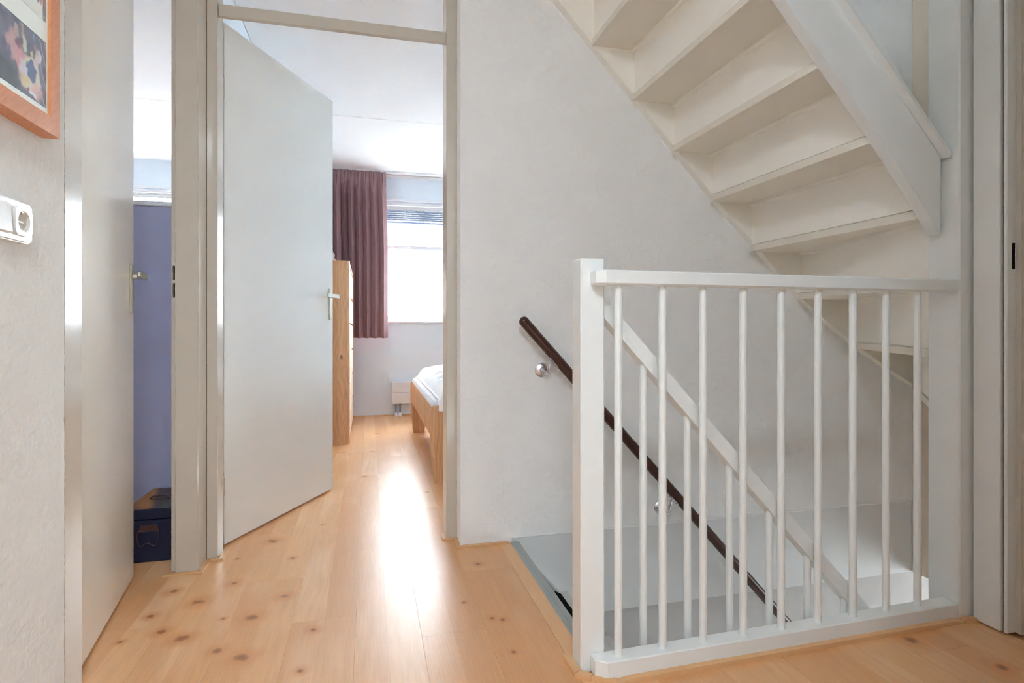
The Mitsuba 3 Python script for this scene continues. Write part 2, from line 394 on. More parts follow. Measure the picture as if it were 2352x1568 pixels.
# right wall with its door, hall behind the camera
struct('wall_right', cat(bx(XR + 0.02, 1.95, 0.25, 0.42, 0, H), bx(XR + 0.02, 1.95, 0.42, 1.262, 2.13, H), bx(XR + 0.02, 1.95, 1.262, 1.345, 0, H), bx(1.95, 2.0, 0.1, 1.345, -0.3, H)), 'wall_paint', 'right landing wall around the dark door opening')
struct('wall_hall', cat(bx(0.75, 1.9, 0.10, 0.49, 0, H), bx(0.75, 0.85, -1.7, 0.10, 0, H)), 'wall_paint', 'hall wall beside the viewer')
struct('wall_hall_end', bx(-0.79, 0.85, -1.8, -1.7, 0, H), 'wall_paint', 'hall end wall behind the viewer')
struct('ceiling', cat(bx(-0.8, 0.62, -1.8, 2.46, H, H + 0.25), bx(0.62, 2.0, -1.8, 1.345, H, H + 0.25)), 'ceiling_paint', 'white landing ceiling')

# bedroom and left room
struct('wall_facade', cat(bx(-3.3, -2.6, YF, 6.1, 0, H), bx(-2.6, -1.2, YF, 6.1, 0, 0.95), bx(-2.6, -1.2, YF, 6.1, 2.15, H), bx(-1.2, -0.55, YF, 6.1, 0, H), bx(-0.55, 1.75, YF, 6.1, 0, 0.935), bx(-0.55, 1.75, YF, 6.1, 2.15, H), bx(1.75, 2.9, YF, 6.1, 0, H)),
       'room_wall_paint', 'pale lilac-white outer wall around the bedroom window')
struct('wall_bedroom_right', bx(2.6, 2.7, 2.46, YF, 0, H), 'room_wall_paint', 'right bedroom wall')
struct('wall_bedroom_front', cat(bx(-0.70, 0.363, 2.395, 2.46, 2.9, H + 0.6), bx(0.36, 2.7, 2.455, 2.50, 0, H)), 'room_wall_paint', 'bedroom side of the door wall')
struct('wall_room_left', cat(bx(-3.3, -3.2, 1.3, YF, 0, H), bx(-3.3, -0.79, 1.2, 1.3, 0, H)), 'room_wall_paint', 'far walls of the left room')
ck = struct('ceiling_rooms', bx(-3.3, 2.7, 1.2 + 1.2, 6.0, H + 0.012, H + 0.25), 'ceiling_paint', 'white ceiling of the bedroom and left room with narrow joints')
ck2 = struct('ceiling_room_left', bx(-3.3, -0.70, 1.2, 2.4, H, H + 0.25), 'ceiling_paint', 'ceiling of the left room by the door')
for xa, xb in ((-3.2, -0.70), (-0.61, 2.6)):
    for ya, yb in ((2.47 if xa > -1 else 2.4, 4.290), (4.2915, 5.825)):
        add('ceiling_rooms__panel', bx(xa, xb, ya, yb, H, H + 0.012, 0.003), 'ceiling_paint')
struct('trim_2', bx(-0.60, 2.6, YF - 0.016, YF, H - 0.035, H, 0.005), 'ceiling_paint', 'narrow white cornice strip where bedroom wall meets ceiling')

# windows: frames and panes
def window(name, x0, x1, z0, z1, y, rail, mull, label):
    t = 0.055
    k = lab(name, label, None, None, 'structure')
    add(name + '__frame', cat(bx(x0, x1, y, y + .07, z0, z0 + t, .006), bx(x0, x1, y, y + .07, z1 - t, z1, .006), bx(x0, x0 + t, y, y + .07, z0 + t, z1 - t, .006), bx(x1 - t, x1, y, y + .07, z0 + t, z1 - t, .006)), 'window_paint')
    if rail: add(name + '__rail', bx(x0 + t, x1 - t, y + 0.005, y + .06, rail - 0.018, rail + 0.018, .005), 'window_paint')
    for m in mull: add(name + '__mullion', bx(m - .03, m + .03, y, y + .07, z0 + t, z1 - t, .006), 'window_paint')
    xs = [x0 + t] + [v for m in mull for v in (m - .03, m + .03)] + [x1 - t]
    zs = [z0 + t] + ([rail - .018, rail + .018] if rail else []) + [z1 - t]
    for a in range(0, len(xs), 2):
        for b in range(0, len(zs), 2):
            v = [(xs[a], y + .035, zs[b]), (xs[a + 1], y + .035, zs[b]), (xs[a + 1], y + .035, zs[b + 1]), (xs[a], y + .035, zs[b + 1])]
            add(name + '__pane', (v, [[0, 1, 2], [0, 2, 3]]), 'pane_glass')
window('window_1', -0.55, 1.75, 0.945, 2.16, 5.93, 1.70, [], 'bright bedroom window with one horizontal rail, half behind the curtain')
add('window_1__sill', bx(-0.60, 1.80, YF - 0.03, 5.93, 0.925, 0.947, .005), 'window_paint')
window('window_2', -2.6, -1.2, 0.945, 2.16, 5.93, None, [], 'window of the left room, its top just seen above the lilac board')
struct('trim_3', cat(bx(-0.56, 1.76, YF - 0.008, YF + 0.02, 2.15, 2.165), bx(-2.62, -1.18, YF - 0.008, YF + 0.02, 2.15, 2.165)), 'window_paint', 'white edge strip above the windows')

# ------------------------------------------------------------------ door frames
def strip(pts, w=0.020, h=0.007):
    """Flat wooden floor strip along a plan polyline, mitred."""
    from shapely.geometry import LineString
    return LineString(pts)

# mid casing between the left door and the bedroom door
lab('trim_4', 'cream door post between the left door and the bedroom door', None, None, 'structure')
add('trim_4__casing', cat(bx(-0.677, -0.600, 2.285, 2.40, 0.004, H, .003)), 'frame_paint')
add('trim_4__rebate', cat(bx(-0.692, -0.676, 2.300, 2.40, 0.004, 0.995), bx(-0.692, -0.688, 2.300, 2.40, 0.995, 1.11), bx(-0.679, -0.676, 2.300, 2.40, 0.995, 1.11), bx(-0.692, -0.676, 2.300, 2.40, 1.11, H), bx(-0.692, -0.676, 2.300, 2.40, 1.047, 1.060)), 'frame_paint')
add('trim_4__strike_hole', bx(-0.69, -0.678, 2.312, 2.39, 0.995, 1.047), 'black_hole')
add('trim_4__strike_hole', bx(-0.69, -0.678, 2.312, 2.39, 1.060, 1.11), 'black_hole')
add('trim_4__groove', bx(-0.6005, -0.5985, 2.385, 2.392, 0.004, H), 'groove_dark')
# bedroom door frame: two jambs, transom rail, fanlight pane
lab('trim_5', 'cream bedroom door frame with a transom rail and glass above it', None, None, 'structure')
add('trim_5__jamb', cat(prism_z([(-0.598, 2.390), (-0.563, 2.390), (-0.561, 2.392), (-0.554, 2.445), (-0.575, 2.445), (-0.575, 2.50), (-0.598, 2.50)], 0.004, H), bx(-0.70, -0.590, 2.43, 2.50, 0, H)), 'frame_paint')
add('trim_5__jamb', cat(bx(0.315, 0.3615, 2.384, 2.50, 0.004, H, .003)), 'frame_paint')
add('trim_5__transom', bx(-0.558, 0.315, 2.390, 2.412, 2.080, 2.126, .002), 'frame_paint')
add('trim_5__head', bx(-0.556, 0.315, 2.390, 2.47, H - .04, H), 'frame_paint')
add('trim_5__pane', ([(-0.556, 2.402, 2.126), (0.315, 2.402, 2.126), (0.315, 2.402, 2.37), (-0.556, 2.402, 2.37)], [[0, 1, 2], [0, 2, 3]]), 'pane_glass')
# left door: near casing
lab('trim_6', 'glossy cream casing of the left door beside the plaster', None, None, 'structure')
add('trim_6__casing', bx(-0.76, -0.690, 1.548, 1.634, 0.004, H, .003), 'frame_paint')
add('trim_6__head', bx(-0.76, -0.692, 1.634, 2.30, 2.118, 2.16, .003), 'frame_paint')

# bedroom door leaf, 63 degrees open into the bedroom
M = frame((-0.5655, 2.513, 0), math.degrees(math.atan2(0.729, 0.371)))
lab('door_1', 'pale grey flush bedroom door standing open into the bedroom', None, None, 'structure')
W1 = 0.829
add('door_1__leaf', moved(bx(0, W1, 0, 0.040, 0.010, 2.117, .002), M), 'door_paint')
for z in (0.25, 1.85):
    add('door_1__hinge', moved(cyl((-0.006, 0.0, z - .04), (-0.006, 0.0, z + .04), 0.006), M), 'metal_satin', 40)
def door_handle(door, M, x, z, side, dirx, lever_len=0.086):
    """Back plate, lever with its neck, cylinder; on the face y=0 if side is -1."""
    o = side
    y0, y1 = sorted((0.0, o * 0.008))
    pl = door + '__handle_plate'
    add(pl, moved(bx(x - .016, x + .016, y0, y1, z - .127, z + .043, .003), M), 'metal_satin', 30)
    add(pl + '__screw', moved(cyl((x, o * .008, z - .117), (x, o * .0095, z - .117), .003, 12), M), 'metal_satin', 30)
    neck = cyl((x, o * .006, z), (x, o * .044, z), .009)
    lev = hull([(x + dirx * a, o * b, z + c) for a, b, c in [(-.011, .034, -.010), (-.011, .034, .010), (-.011, .050, -.010), (-.011, .050, .010), (lever_len, .036, -.009), (lever_len, .036, .011), (lever_len, .048, -.009), (lever_len, .048, .011),
                                                             (lever_len + .006, .039, -.006), (lever_len + .006, .039, .008), (lever_len + .006, .045, -.006), (lever_len + .006, .045, .008)]])
    add(door + '__lever', moved(cat(neck, lev), M), 'metal_satin', 30)
door_handle('door_1', M, W1 - 0.030, 1.053, -1, -1)

# left door leaf, a little ajar
ang = math.degrees(math.atan2(0.555, -0.081))
M2 = frame((-0.7015, 1.575, 0), ang)
lab('door_2', 'glossy cream flush door at the left, ajar, with a satin handle', None, None, 'structure')
add('door_2__leaf', moved(bx(0, 0.707, 0, 0.040, 0.010, 2.112, .002), M2), 'door_cream_paint')
door_handle('door_2', M2, 0.660, 1.063, -1, -1)

# right-hand casing and stepped frame of the right door
lab('trim_7', 'white door frame at the right edge with stepped rebates', None, None, 'structure')
add('trim_7__casing', bx(XR, 1.90, 1.2615, 1.3385, 0.004, H, .003), 'white_paint')
add('trim_7__groove', bx(1.79, 1.90, 1.2565, 1.2615, 0.004, H), 'groove_dark')
add('trim_7__stop', bx(1.784, 1.90, 1.2467, 1.2565, 0.004, H, .002), 'white_paint')
add('trim_7__rebate', bx(1.817, 1.90, 1.2307, 1.2467, 0.004, H, .001), 'frame_paint')
add('trim_7__strike_hole', bx(1.803, 1.814, 1.2463, 1.2475, 1.056, 1.132, .0), 'black_hole')
lab('door_3', 'flush door closing the opening at the right edge', None, None, 'structure')
add('door_3__leaf', bx(1.85, 1.89, 0.42, 1.232, 0.01, 2.12), 'door_cream_paint')
k = add('coat_hook', cat(hull([(1.826 + .010 * a, 1.2307 - .003 - .012 * b, 1.278 + .042 * c) for a, b, c in [(math.cos(t) * math.cos(u) + 1, math.sin(u) * .5 + .5, math.sin(t)) for t in np.linspace(-1.57, 1.57, 13) for u in np.linspace(-1.5, 1.5, 9)]])), 'white_plastic', 50)
lab(k, 'small white rounded hook on the door frame at the right edge', 'hook')
# post where balustrade and upper stair end
lab('trim_8', 'white square stair post at the right end of the balustrade', None, None, 'structure')
add('trim_8__post', bx(1.735, 1.80, 1.345, 1.447, 0.0, H, .004), 'white_paint')

# ------------------------------------------------------------------ wooden floor strips (skirting)
def strips(name, segs, label, mat='trim_wood', h=0.007):
    lab(name, label, None, None, 'structure')
    for q in segs:
        P = np.array(q, float)
        c = P.mean(0)
        top = c + (P - c) * 0.93 if h < 0.02 else P
        add(name + '__strip', hull([(x, y, 0.0) for x, y in P] + [(x, y, h * .6) for x, y in P] + [(x, y, h) for x, y in top]), mat)
w = 0.018
strips('baseboard_left', [[(-0.712, 2.285), (-0.60, 2.285), (-0.60 + w, 2.285 - w), (-0.712, 2.285 - w)],
                          [(-0.60, 2.285), (-0.60, 2.39 - .001), (-0.60 + w, 2.39 - w - .001), (-0.60 + w, 2.285 - w)],
                          [(-0.60 + .001, 2.39), (-0.556, 2.39), (-0.556 + w, 2.39 - w), (-0.60 + w + .001, 2.39 - w)],
                          [(-0.556, 2.39), (-0.556, 2.470), (-0.556 + w, 2.470), (-0.556 + w, 2.39 - w)]], 'light wood floor strips wrapped around the left door posts')
strips('baseboard_stair', [[(0.315, 2.384), (0.315, 2.44), (0.315 - w, 2.44), (0.315 - w, 2.384 - w)],
                           [(0.315, 2.384), (0.361, 2.384), (0.360 - w, 2.384 - w), (0.315 - w, 2.384 - w)],
                           [(0.3605, 2.383), (0.3605, 2.29), (0.360 - w, 2.29 - w), (0.360 - w, 2.384 - w)],
                           [(0.361, 2.29), (0.560, 2.29), (0.560, 2.29 - w), (0.361 - w, 2.29 - w)]], 'light wood floor strips around the right jamb and stairwell wall')
strips('baseboard_front', [[(0.60, 1.326), (1.735, 1.348), (1.735, 1.328), (0.60, 1.306)],
                           [(0.553, 1.352), (0.60, 1.323), (0.60, 1.303), (0.540, 1.342)],
                           [(0.527, 1.374), (0.527, 1.44), (0.505, 1.46), (0.505, 1.362)],
                           [(0.527, 1.374), (0.553, 1.352), (0.540, 1.338), (0.505, 1.362)],
                           [(1.736, 1.345), (1.777, 1.345), (1.785, 1.325), (1.736, 1.325)]], 'light wood floor strips along the foot of the balustrade', h=0.012)
strips('baseboard_bedroom', [[(-0.6, YF), (2.6, YF), (2.6, YF - .012), (-0.6, YF - .012)]], 'thin wood skirting under the bedroom window wall', h=0.010)

# ================================================================== UPPER STAIRCASE
us = lab(new('upper_staircase'), 'cream closed staircase rising to the attic, seen from below', 'staircase')
low = [(0.40, 2.625), (0.744, 2.265), (0.957, 2.038), (1.14, 1.846), (1.343, 1.63), (1.533, 1.43), (1.75, 1.225), (1.827, 1.14), (1.923, 1.051), (2.083, 0.926), (2.281, 0.792), (2.49, 0.669), (2.645, 0.585)]
upb = [(2.645, 1.05), (2.2, 1.22), (1.95, 1.45), (1.72, 1.74), (0.95, 2.57), (0.40, 3.15)]
add(us + '__wall_string', prism_y(low + upb, 2.25, YB - .0005), 'stair_paint')
nlow = [(1.709, 1.174), (1.617, 1.298), (1.451, 1.492), (1.278, 1.680), (1.153, 1.820), (0.70, 2.32)]
nup = [(0.70, 2.56), (1.317, 1.848), (1.391, 1.772), (1.502, 1.648), (1.622, 1.515), (1.716, 1.413), (1.714, 1.174)]
add(us + '__open_string', cat(prism_y(nlow[::-1] + nup[::-1], 1.388, 1.424), bx(1.70, 1.7345, 1.402, 1.42, 1.21, 1.36)), 'white_paint')
cap = [(0.70, 2.561), (1.317, 1.8485), (1.502, 1.6485), (1.722, 1.409), (1.722, 1.424), (1.502, 1.6635), (1.317, 1.8635), (0.70, 2.576)]
add(us + '__cap_rail', prism_y(cap, 1.361, 1.430), 'white_paint')
xb = [0.547, 0.735, 0.923, 1.109, 1.299, 1.488, 1.690]
zb = [2.495, 2.285, 2.075, 1.861, 1.656, 1.448, 1.231]
TT = 0.026
def tread_of(poly, z):
    add(us + '__tread', prism_z(poly, z, z + TT), 'tread_paint')
def riser_of(a, b, z0, z1):
    """Riser board between plan points a and b, with a cove strip at its top and a shadow groove at its foot."""
    a, b = np.array(a, float), np.array(b, float)
    d = (b - a) / np.linalg.norm(b - a)
    n = np.array([d[1], -d[0]])
    if n[0] < 0: n = -n
    def q(o0, o1):
        return Polygon([a + n * o0, b + n * o0, b + n * o1, a + n * o1])
    add(us + '__riser', cat(prism_z(q(0, .016), z0 + .006, z1), prism_z(q(.007, .016), z0, z0 + .006)), 'stair_paint')
    add(us + '__cove_strip', prism_z(q(-.014, 0), z1 - .013, z1), 'stair_paint')
YN, YW = 1.424, 2.25
for i in range(6):
    tread_of([(xb[i] - .010, YN), (xb[i] - .010, YW), (xb[i + 1] + .045, YW), (xb[i + 1] + .045, YN)], zb[i])
for i in range(1, 7):
    riser_of((xb[i], YN), (xb[i], YW), zb[i] + TT, zb[i - 1])
# winders turning round the post
A6, B6 = (1.752, 1.449), (1.950, 2.25)
A7, B7 = (1.772, 1.449), (2.237, 2.25)
A8, B8 = (1.80, 1.449), (2.61, 2.25)
def shift(pq, t):
    a, b = np.array(pq[0], float), np.array(pq[1], float)
    d = (b - a) / np.linalg.norm(b - a); n = np.array([d[1], -d[0]])
    if n[0] < 0: n = -n
    return tuple(a + n * t), tuple(b + n * t)
a6, b6 = shift((A6, B6), .045)
tread_of([(xb[6] - .010, 1.45), (xb[6] - .010, YW), (b6[0], YW), a6], zb[6])
add(us + '__tread', prism_z([(xb[6] - .010, YN), (xb[6] - .010, 1.45), (1.734, 1.45), (1.734, YN)], zb[6], zb[6] + TT), 'tread_paint')
riser_of(A6, (B6[0], YW), 1.017 + TT, zb[6])
p6, q6 = shift((A6, B6), -.010); a7, b7 = shift((A7, B7), .045)
tread_of([p6, (q6[0], YW), (b7[0], YW), a7], 1.017)
riser_of(A7, (B7[0], YW), 0.790 + TT, 1.017)
p7, q7 = shift((A7, B7), -.010); a8, b8 = shift((A8, B8), .02)
tread_of([p7, (q7[0], YW), (2.645, YW), (2.645, 2.2), a8], 0.790)
riser_of(A8, B8, 0.58 + TT, 0.790)
tread_of([(1.80, 1.45), (2.60, YW), (2.645, YW), (2.645, 1.45)], 0.58)

# ================================================================== LOWER STAIRCASE
ls = lab(new('lower_staircase'), 'grey-white staircase going down behind the balustrade from the landing', 'staircase')
sl = 1.106
def lz(x): return -0.037 - sl * (x - 0.613)
add(ls + '__wall_string', prism_y([(0.590, -0.30), (0.590, -0.012), (2.6, lz(2.6)), (2.6, lz(2.6) - .30), (0.60, -0.34)], 2.252, 2.2935), 'lower_stair_paint')
add(ls + '__string_bead', prism_y([(0.600, lz(0.60) - .012), (0.600, lz(0.600) + .001), (2.6, lz(2.6) + .001), (2.6, lz(2.6) - .012)], 2.246, 2.2525), 'lower_stair_paint')
add(ls + '__open_string', prism_y([(0.600, -0.32), (0.600, 0.0), (0.640, 0.0), (2.6, -2.17), (2.6, -2.50)], 1.395, 1.432), 'lower_stair_paint')
add(ls + '__landing_edge', cat(bx(0.566, 0.604, 1.442, 2.288, -0.02, 0.0015, .002), bx(0.600, 0.606, 1.442, 2.288, -0.035, 0.0, .002), bx(0.583, 0.587, 1.442, 2.288, 0.0, 0.003)), 'metal_alu')
labels[ls + '__landing_edge'] = {'label': 'grey metal nosing along the landing edge'}
add(ls + '__riser', bx(0.566, 0.588, 1.40, 2.288, -0.21, -0.02), 'lower_stair_paint')
for k in range(1, 10):
    x, z = 0.588 + 0.19 * (k - 1), -0.21 * k
    add(ls + '__tread', bx(x - .0, x + 0.215, 1.432, 2.252, z - .035, z, .004), 'lower_stair_paint')
    add(ls + '__riser', bx(x + 0.19, x + 0.208, 1.432, 2.252, z - .21, z - .035), 'lower_stair_paint')
    if k == 1:
        P = [(x + .035, 1.52), (x + .172, 1.52), (x + .172, 2.205), (x + .158, 2.232), (x + .055, 2.232), (x + .035, 2.21)]
        kk = add('stair_mat', prism_z(P, z + .0005, z + .012), 'mat_fibre')
        lab(kk, 'black fibre mat on the topmost lower step, at the foot of the landing edge', 'stair mat')

# ================================================================== BALUSTRADE ON THE LANDING
bl = lab(new('balustrade'), 'white wooden balustrade with round bars guarding the stairwell', 'railing')
add(bl + '__newel_post', bx(0.527, 0.593, 1.374, 1.440, 0.0, 1.066, .004), 'white_paint')
def yf(x): return 1.323 + 0.0194 * (x - 0.58)
def rail_bar(z0, z1, xl, r, ch=.022):
    base = [(xl, yf(xl) + .050), (xl, yf(xl) + ch * .75), (xl + ch, yf(xl + ch)), (1.7345, yf(1.7345)), (1.7345, yf(1.7345) + .050)]
    c = Polygon(base)
    inner = c.buffer(-r, join_style=2)
    return hull([(x, y, z) for x, y in list(c.exterior.coords) for z in (z0 + r, z1 - r)] + [(x, y, z) for x, y in list(inner.exterior.coords) for z in (z0, z1)])
add(bl + '__top_rail', rail_bar(0.996, 1.033, 0.553, .004), 'white_paint')
add(bl + '__bottom_rail', rail_bar(0.006, 0.051, 0.553, .003, .026), 'white_paint')
for x in [0.6195, 0.746, 0.867, 0.992, 1.115, 1.239, 1.362, 1.483, 1.603]:
    y = yf(x) + .026
    add(bl + '__baluster', cyl((x, y, 0.049), (x, y, 0.998), .0103, 28), 'white_paint', 40)
# sloping banister of the lower stairs behind it
sb = lab(new('sloping_banister'), 'white sloping stair banister with round bars, descending behind the balustrade', 'railing')
def rz(x): return 0.967 - 1.078 * (x - 0.601)
seg = []
x = 0.594
xe = 1.90
add(sb + '__rail', prism_y([(x, rz(x)), (xe, rz(xe)), (xe, rz(xe) - .056), (x, rz(x) - .056)], 1.393, 1.437), 'white_paint')
for x in [0.722, 0.856, 0.989, 1.120, 1.250, 1.379, 1.51, 1.64, 1.77]:
    zb_ = -sl * (x - 0.64)
    add(sb + '__baluster', cyl((x, 1.414, zb_ - .002), (x, 1.414, rz(x) - .045), .0103, 28), 'white_paint', 40)

# ================================================================== DARK HANDRAIL ON THE WALL
hr = lab(new('handrail'), 'dark brown round wooden handrail on the stairwell wall', 'handrail')
p0, p1 = np.array([0.607, 2.22, 0.912]), np.array([1.90, 2.22, 0.912 - 1.103 * (1.90 - 0.607)])
d = (p1 - p0) / np.linalg.norm(p1 - p0)
L = np.linalg.norm(p1 - p0)
R = 0.0205
prof = [(0, -R * .9)] + [(R * math.sin(t), -R * .9 * math.cos(t)) for t in np.linspace(.15, 1.57, 9)] + [(R, L), (0, L)]
add(hr + '__rail', lathe(prof, p0, d, 36), 'dark_wood', 50)
for bxp, bzp in ((0.704, 0.709), (1.253, 0.092)):
    bk = hr + '__bracket'
    o = np.array([bxp, YB, bzp])
    ros = lathe([(0, .0), (.031, .0), (.031, .004), (.0235, .010), (.0125, .013), (.011, .019), (0, .019)], o, (0, -1, 0), 40)
    t = (bxp + .042 - p0[0]) / d[0]
    c = p0 + d * t
    nn = np.array([-d[2], 0, d[0]]); nn = nn if nn[2] < 0 else -nn
    c2 = c + nn * (R - .001)
    arm = [o + (0, -.010, 0), o + (.002, -.036, -.002), o + (.008, -.056, -.002), c2 + nn * .016 + np.array([-.006, 0, 0]), c2 + nn * .002]
    arm = np.array(arm)
    from scipy.interpolate import CubicSpline
    arm = CubicSpline(np.arange(5), arm)(np.linspace(0, 4, 24))
    e = np.array([0, 1, 0])
    plate = hull([c2 + d * a * .026 + e * b * .010 + nn * g for a in (-1, 1) for b in (-1, 1) for g in (-.001, .003)])
    add(bk, cat(ros, tube(arm, .0058, 14), plate), 'metal_chrome', 35)
    labels[bk] = {'label': 'chrome wall bracket'}

# ================================================================== PICTURE, SWITCH AND SOCKET ON THE LEFT WALL
pf = lab(new('picture_frame'), 'orange-brown wooden picture frame with two photo prints on the left wall', 'picture')
y0, y1, z0, z1, fw = 0.72, 1.420, 1.291, 1.95, 0.036
xw, xf, xm = XL, -0.641, -0.647
def bar(outer, inner):
    pts = []
    for (yy, zz) in outer: pts += [(xw, yy, zz), (xf - .002, yy, zz)]
    for (yy, zz) in inner: pts += [(xw, yy, zz), (xf - .002, yy, zz)]
    c = np.array(outer + inner, float).mean(0)
    for (yy, zz) in outer + inner:
        q = np.array([yy, zz]) + (c - (yy, zz)) * np.array([.0, .0])
        pts.append((xf, *(np.array([yy, zz]) * .999 + c * .001)))
    return hull(pts)
O = [(y0, z0), (y1, z0), (y1, z1), (y0, z1)]
I = [(y0 + fw, z0 + fw), (y1 - fw, z0 + fw), (y1 - fw, z1 - fw), (y0 + fw, z1 - fw)]
for i in range(4):
    j = (i + 1) % 4
    add(pf + '__frame_bar', bar([O[i], O[j]], [I[i], I[j]]), 'picture_wood')
add(pf + '__mount', bx(xw + .002, xm, y0 + fw - .004, y1 - fw + .004, z0 + fw - .004, z1 - fw + .004), 'mat_paper')
add(pf + '__print', bx(xm, xm + .0006, 1.03, 1.376, 1.341, 1.476), 'ring_print')
labels[pf + '__print'] = {'label': 'colour print of riders in a rubber ring'}
k2 = add(pf + '__print', bx(xm, xm + .0006, 1.03, 1.376, 1.517, 1.655), 'pale_print')
labels[k2] = {'label': 'pale print with small figures'}

sw = lab(new('wall_socket'), 'white double plate with a switch and a round socket under the picture', 'socket')
zc, yc1, yc2 = 1.096, 1.322, 1.251
from shapely.geometry import Point
def plate(ya, yb, za, zb2, xa, xb_, r, hole=None):
    P = sbox(ya + r, za + r, yb - r, zb2 - r).buffer(r, 8)
    if hole: P = P.difference(Point(hole[0], hole[1]).buffer(hole[2], 32))
    return prism_x(P, xa, xb_)
add(sw + '__base', plate(1.213, 1.360, zc - .040, zc + .038, XL, XL + .008, .008), 'white_plastic')
add(sw + '__surround', cat(plate(1.215, 1.358, zc - .0375, zc + .0375, XL + .008, XL + .013, .009, (yc1, zc, .0245))), 'white_plastic')
add(sw + '__socket', cat(plate(yc1 - .028, yc1 + .028, zc - .028, zc + .028, XL + .013, XL + .018, .012, (yc1, zc, .0205))), 'white_plastic')
k = sw + '__socket_well'
add(k, cat(lathe([(.0206, .016), (.0212, .016), (.0212, 0), (0, 0), (0, .002), (.0206, .002), (.0206, .016)], (XL + .001, yc1, zc), (1, 0, 0), 36), bx(XL + .003, XL + .012, yc1 - .019, yc1 + .019, zc - .002, zc + .001)), 'socket_plastic', 30)
for sgn in (-1, 1):
    add(sw + '__earth_clip', bx(XL + .004, XL + .016, yc1 - .003, yc1 + .003, zc + sgn * .0185 - .0015, zc + sgn * .0185 + .0015), 'metal_satin')
add(sw + '__rocker', hull([(XL + .013 + a, yc2 + .027 * b, zc + .029 * c) for a, b, c in [(0, -1, -1), (0, 1, -1), (0, -1, 1), (0, 1, 1), (.009, -.93, -.93), (.009, .93, -.93), (.006, -.93, .93), (.006, .93, .93)]]), 'white_plastic')

# ================================================================== BEDROOM
# curtain
def curtain(xa, xb2, y, zt, zb2, seed):
    n, m = 640, 60
    u = np.linspace(0, 1, n); v = np.linspace(0, 1, m) ** 1.25
    U, V = np.meshgrid(u, v, indexing='ij')
    nf = int(round((xb2 - xa) / 0.076))
    r = np.random.RandomState(seed)
    w = r.uniform(0.75, 1.25, nf); w = np.concatenate([[0], np.cumsum(w)]) / w.sum()
    ph = np.interp(U, w, np.arange(nf + 1)) * 2 * np.pi
    k = np.floor(ph / (2 * np.pi)).astype(int) % nf
    amp = r.uniform(0.8, 1.25, nf)[k]
    inset = 0.045 * (k == nf - 6)
    deep = smooth01((V - 0.02) / 0.16)
    fold = 1 - 2 * np.abs(np.sin(ph / 2)) ** 0.75                # broad fronts, narrow valleys
    heading = np.abs(np.sin(ph / 2)) ** 0.8
    triple = np.cos(3 * ph) * np.exp(-((np.mod(ph, 2 * np.pi) - np.pi) / 1.1) ** 2)
    yy = y + inset * deep + 0.038 * amp * fold * deep - (1 - deep) * (0.014 * heading + 0.010 * triple)
    xx = xa + (xb2 - xa) * U + 0.012 * np.sin(ph) * deep * amp + 0.022 * smooth01(V / .5) * U
    zz = zt + (zb2 - zt) * V + 0.003 * np.cos(ph) * (V > .98) + 0.004 * np.cos(ph) * (V < .01)
    P = np.stack([xx, yy, zz], -1)
    Q = P + np.array([0, 0.003, 0])
    return grid_sheet(P, Q)
def smooth01(t):
    t = np.clip(t, 0, 1)
    return t * t * (3 - 2 * t)
cu = lab(new('curtain'), 'mauve-brown pleated curtain hanging at the left of the bedroom window', 'curtain')
add(cu + '__cloth', curtain(-0.56, 0.162, 5.695, 2.395, 0.780, 1), 'curtain_cloth', 60)
add(cu + '__track', bx(-0.58, 1.9, 5.690, 5.712, 2.397, H - .0005), 'window_paint')

# venetian blind at the top of the window
def blind(name, x0, x1, y, ztop, n_closed, n_open, label):
    b = lab(new(name), label, 'blind')
    add(b + '__head_rail', bx(x0, x1, y - .014, y + .014, ztop - .030, ztop, .003), 'blind_paint')
    z = ztop - .036
    for i in range(n_closed):
        add(b + '__slat', bx(x0 + .004, x1 - .004, y - .013, y + .013, z - .0095, z, .003), 'blind_paint')
        z -= .0105
    z -= .006
    for i in range(n_open):
        sl_ = hull([(xx, y + a, z + c) for xx in (x0 + .004, x1 - .004) for a, c in ((-.0125, -.0035), (-.0125, -.0045), (.0125, .0035), (.0125, .0045), (0, .002))])
        add(b + '__slat', sl_, 'blind_paint')
        z -= .0200
    add(b + '__bottom_rail', bx(x0 + .004, x1 - .004, y - .012, y + .012, z - .006, z + .004, .002), 'blind_paint')
    for cx in (0.355, 1.2) if x0 > -1 else (-2.2, -1.6):
        add(b + '__cord', cyl((cx, y - .0145, z), (cx, y - .0145, ztop - .03), .0016, 8), 'blind_paint')
    return b
blind('venetian_blind', -0.53, 1.73, 5.875, 2.146, 4, 5, 'white venetian blind drawn up at the top of the bedroom window')
blind('venetian_blind', -2.58, -1.22, 5.855, 2.146, 4, 4, 'white venetian blind at the window of the left room')
k = add('awning_cassette', cat(bx(-0.75, 1.95, 6.103, 6.28, 1.985, 2.22, .02)), 'awning_blue')
lab(k, 'blue awning housing outside, seen between the slats of the bedroom blind', 'awning')

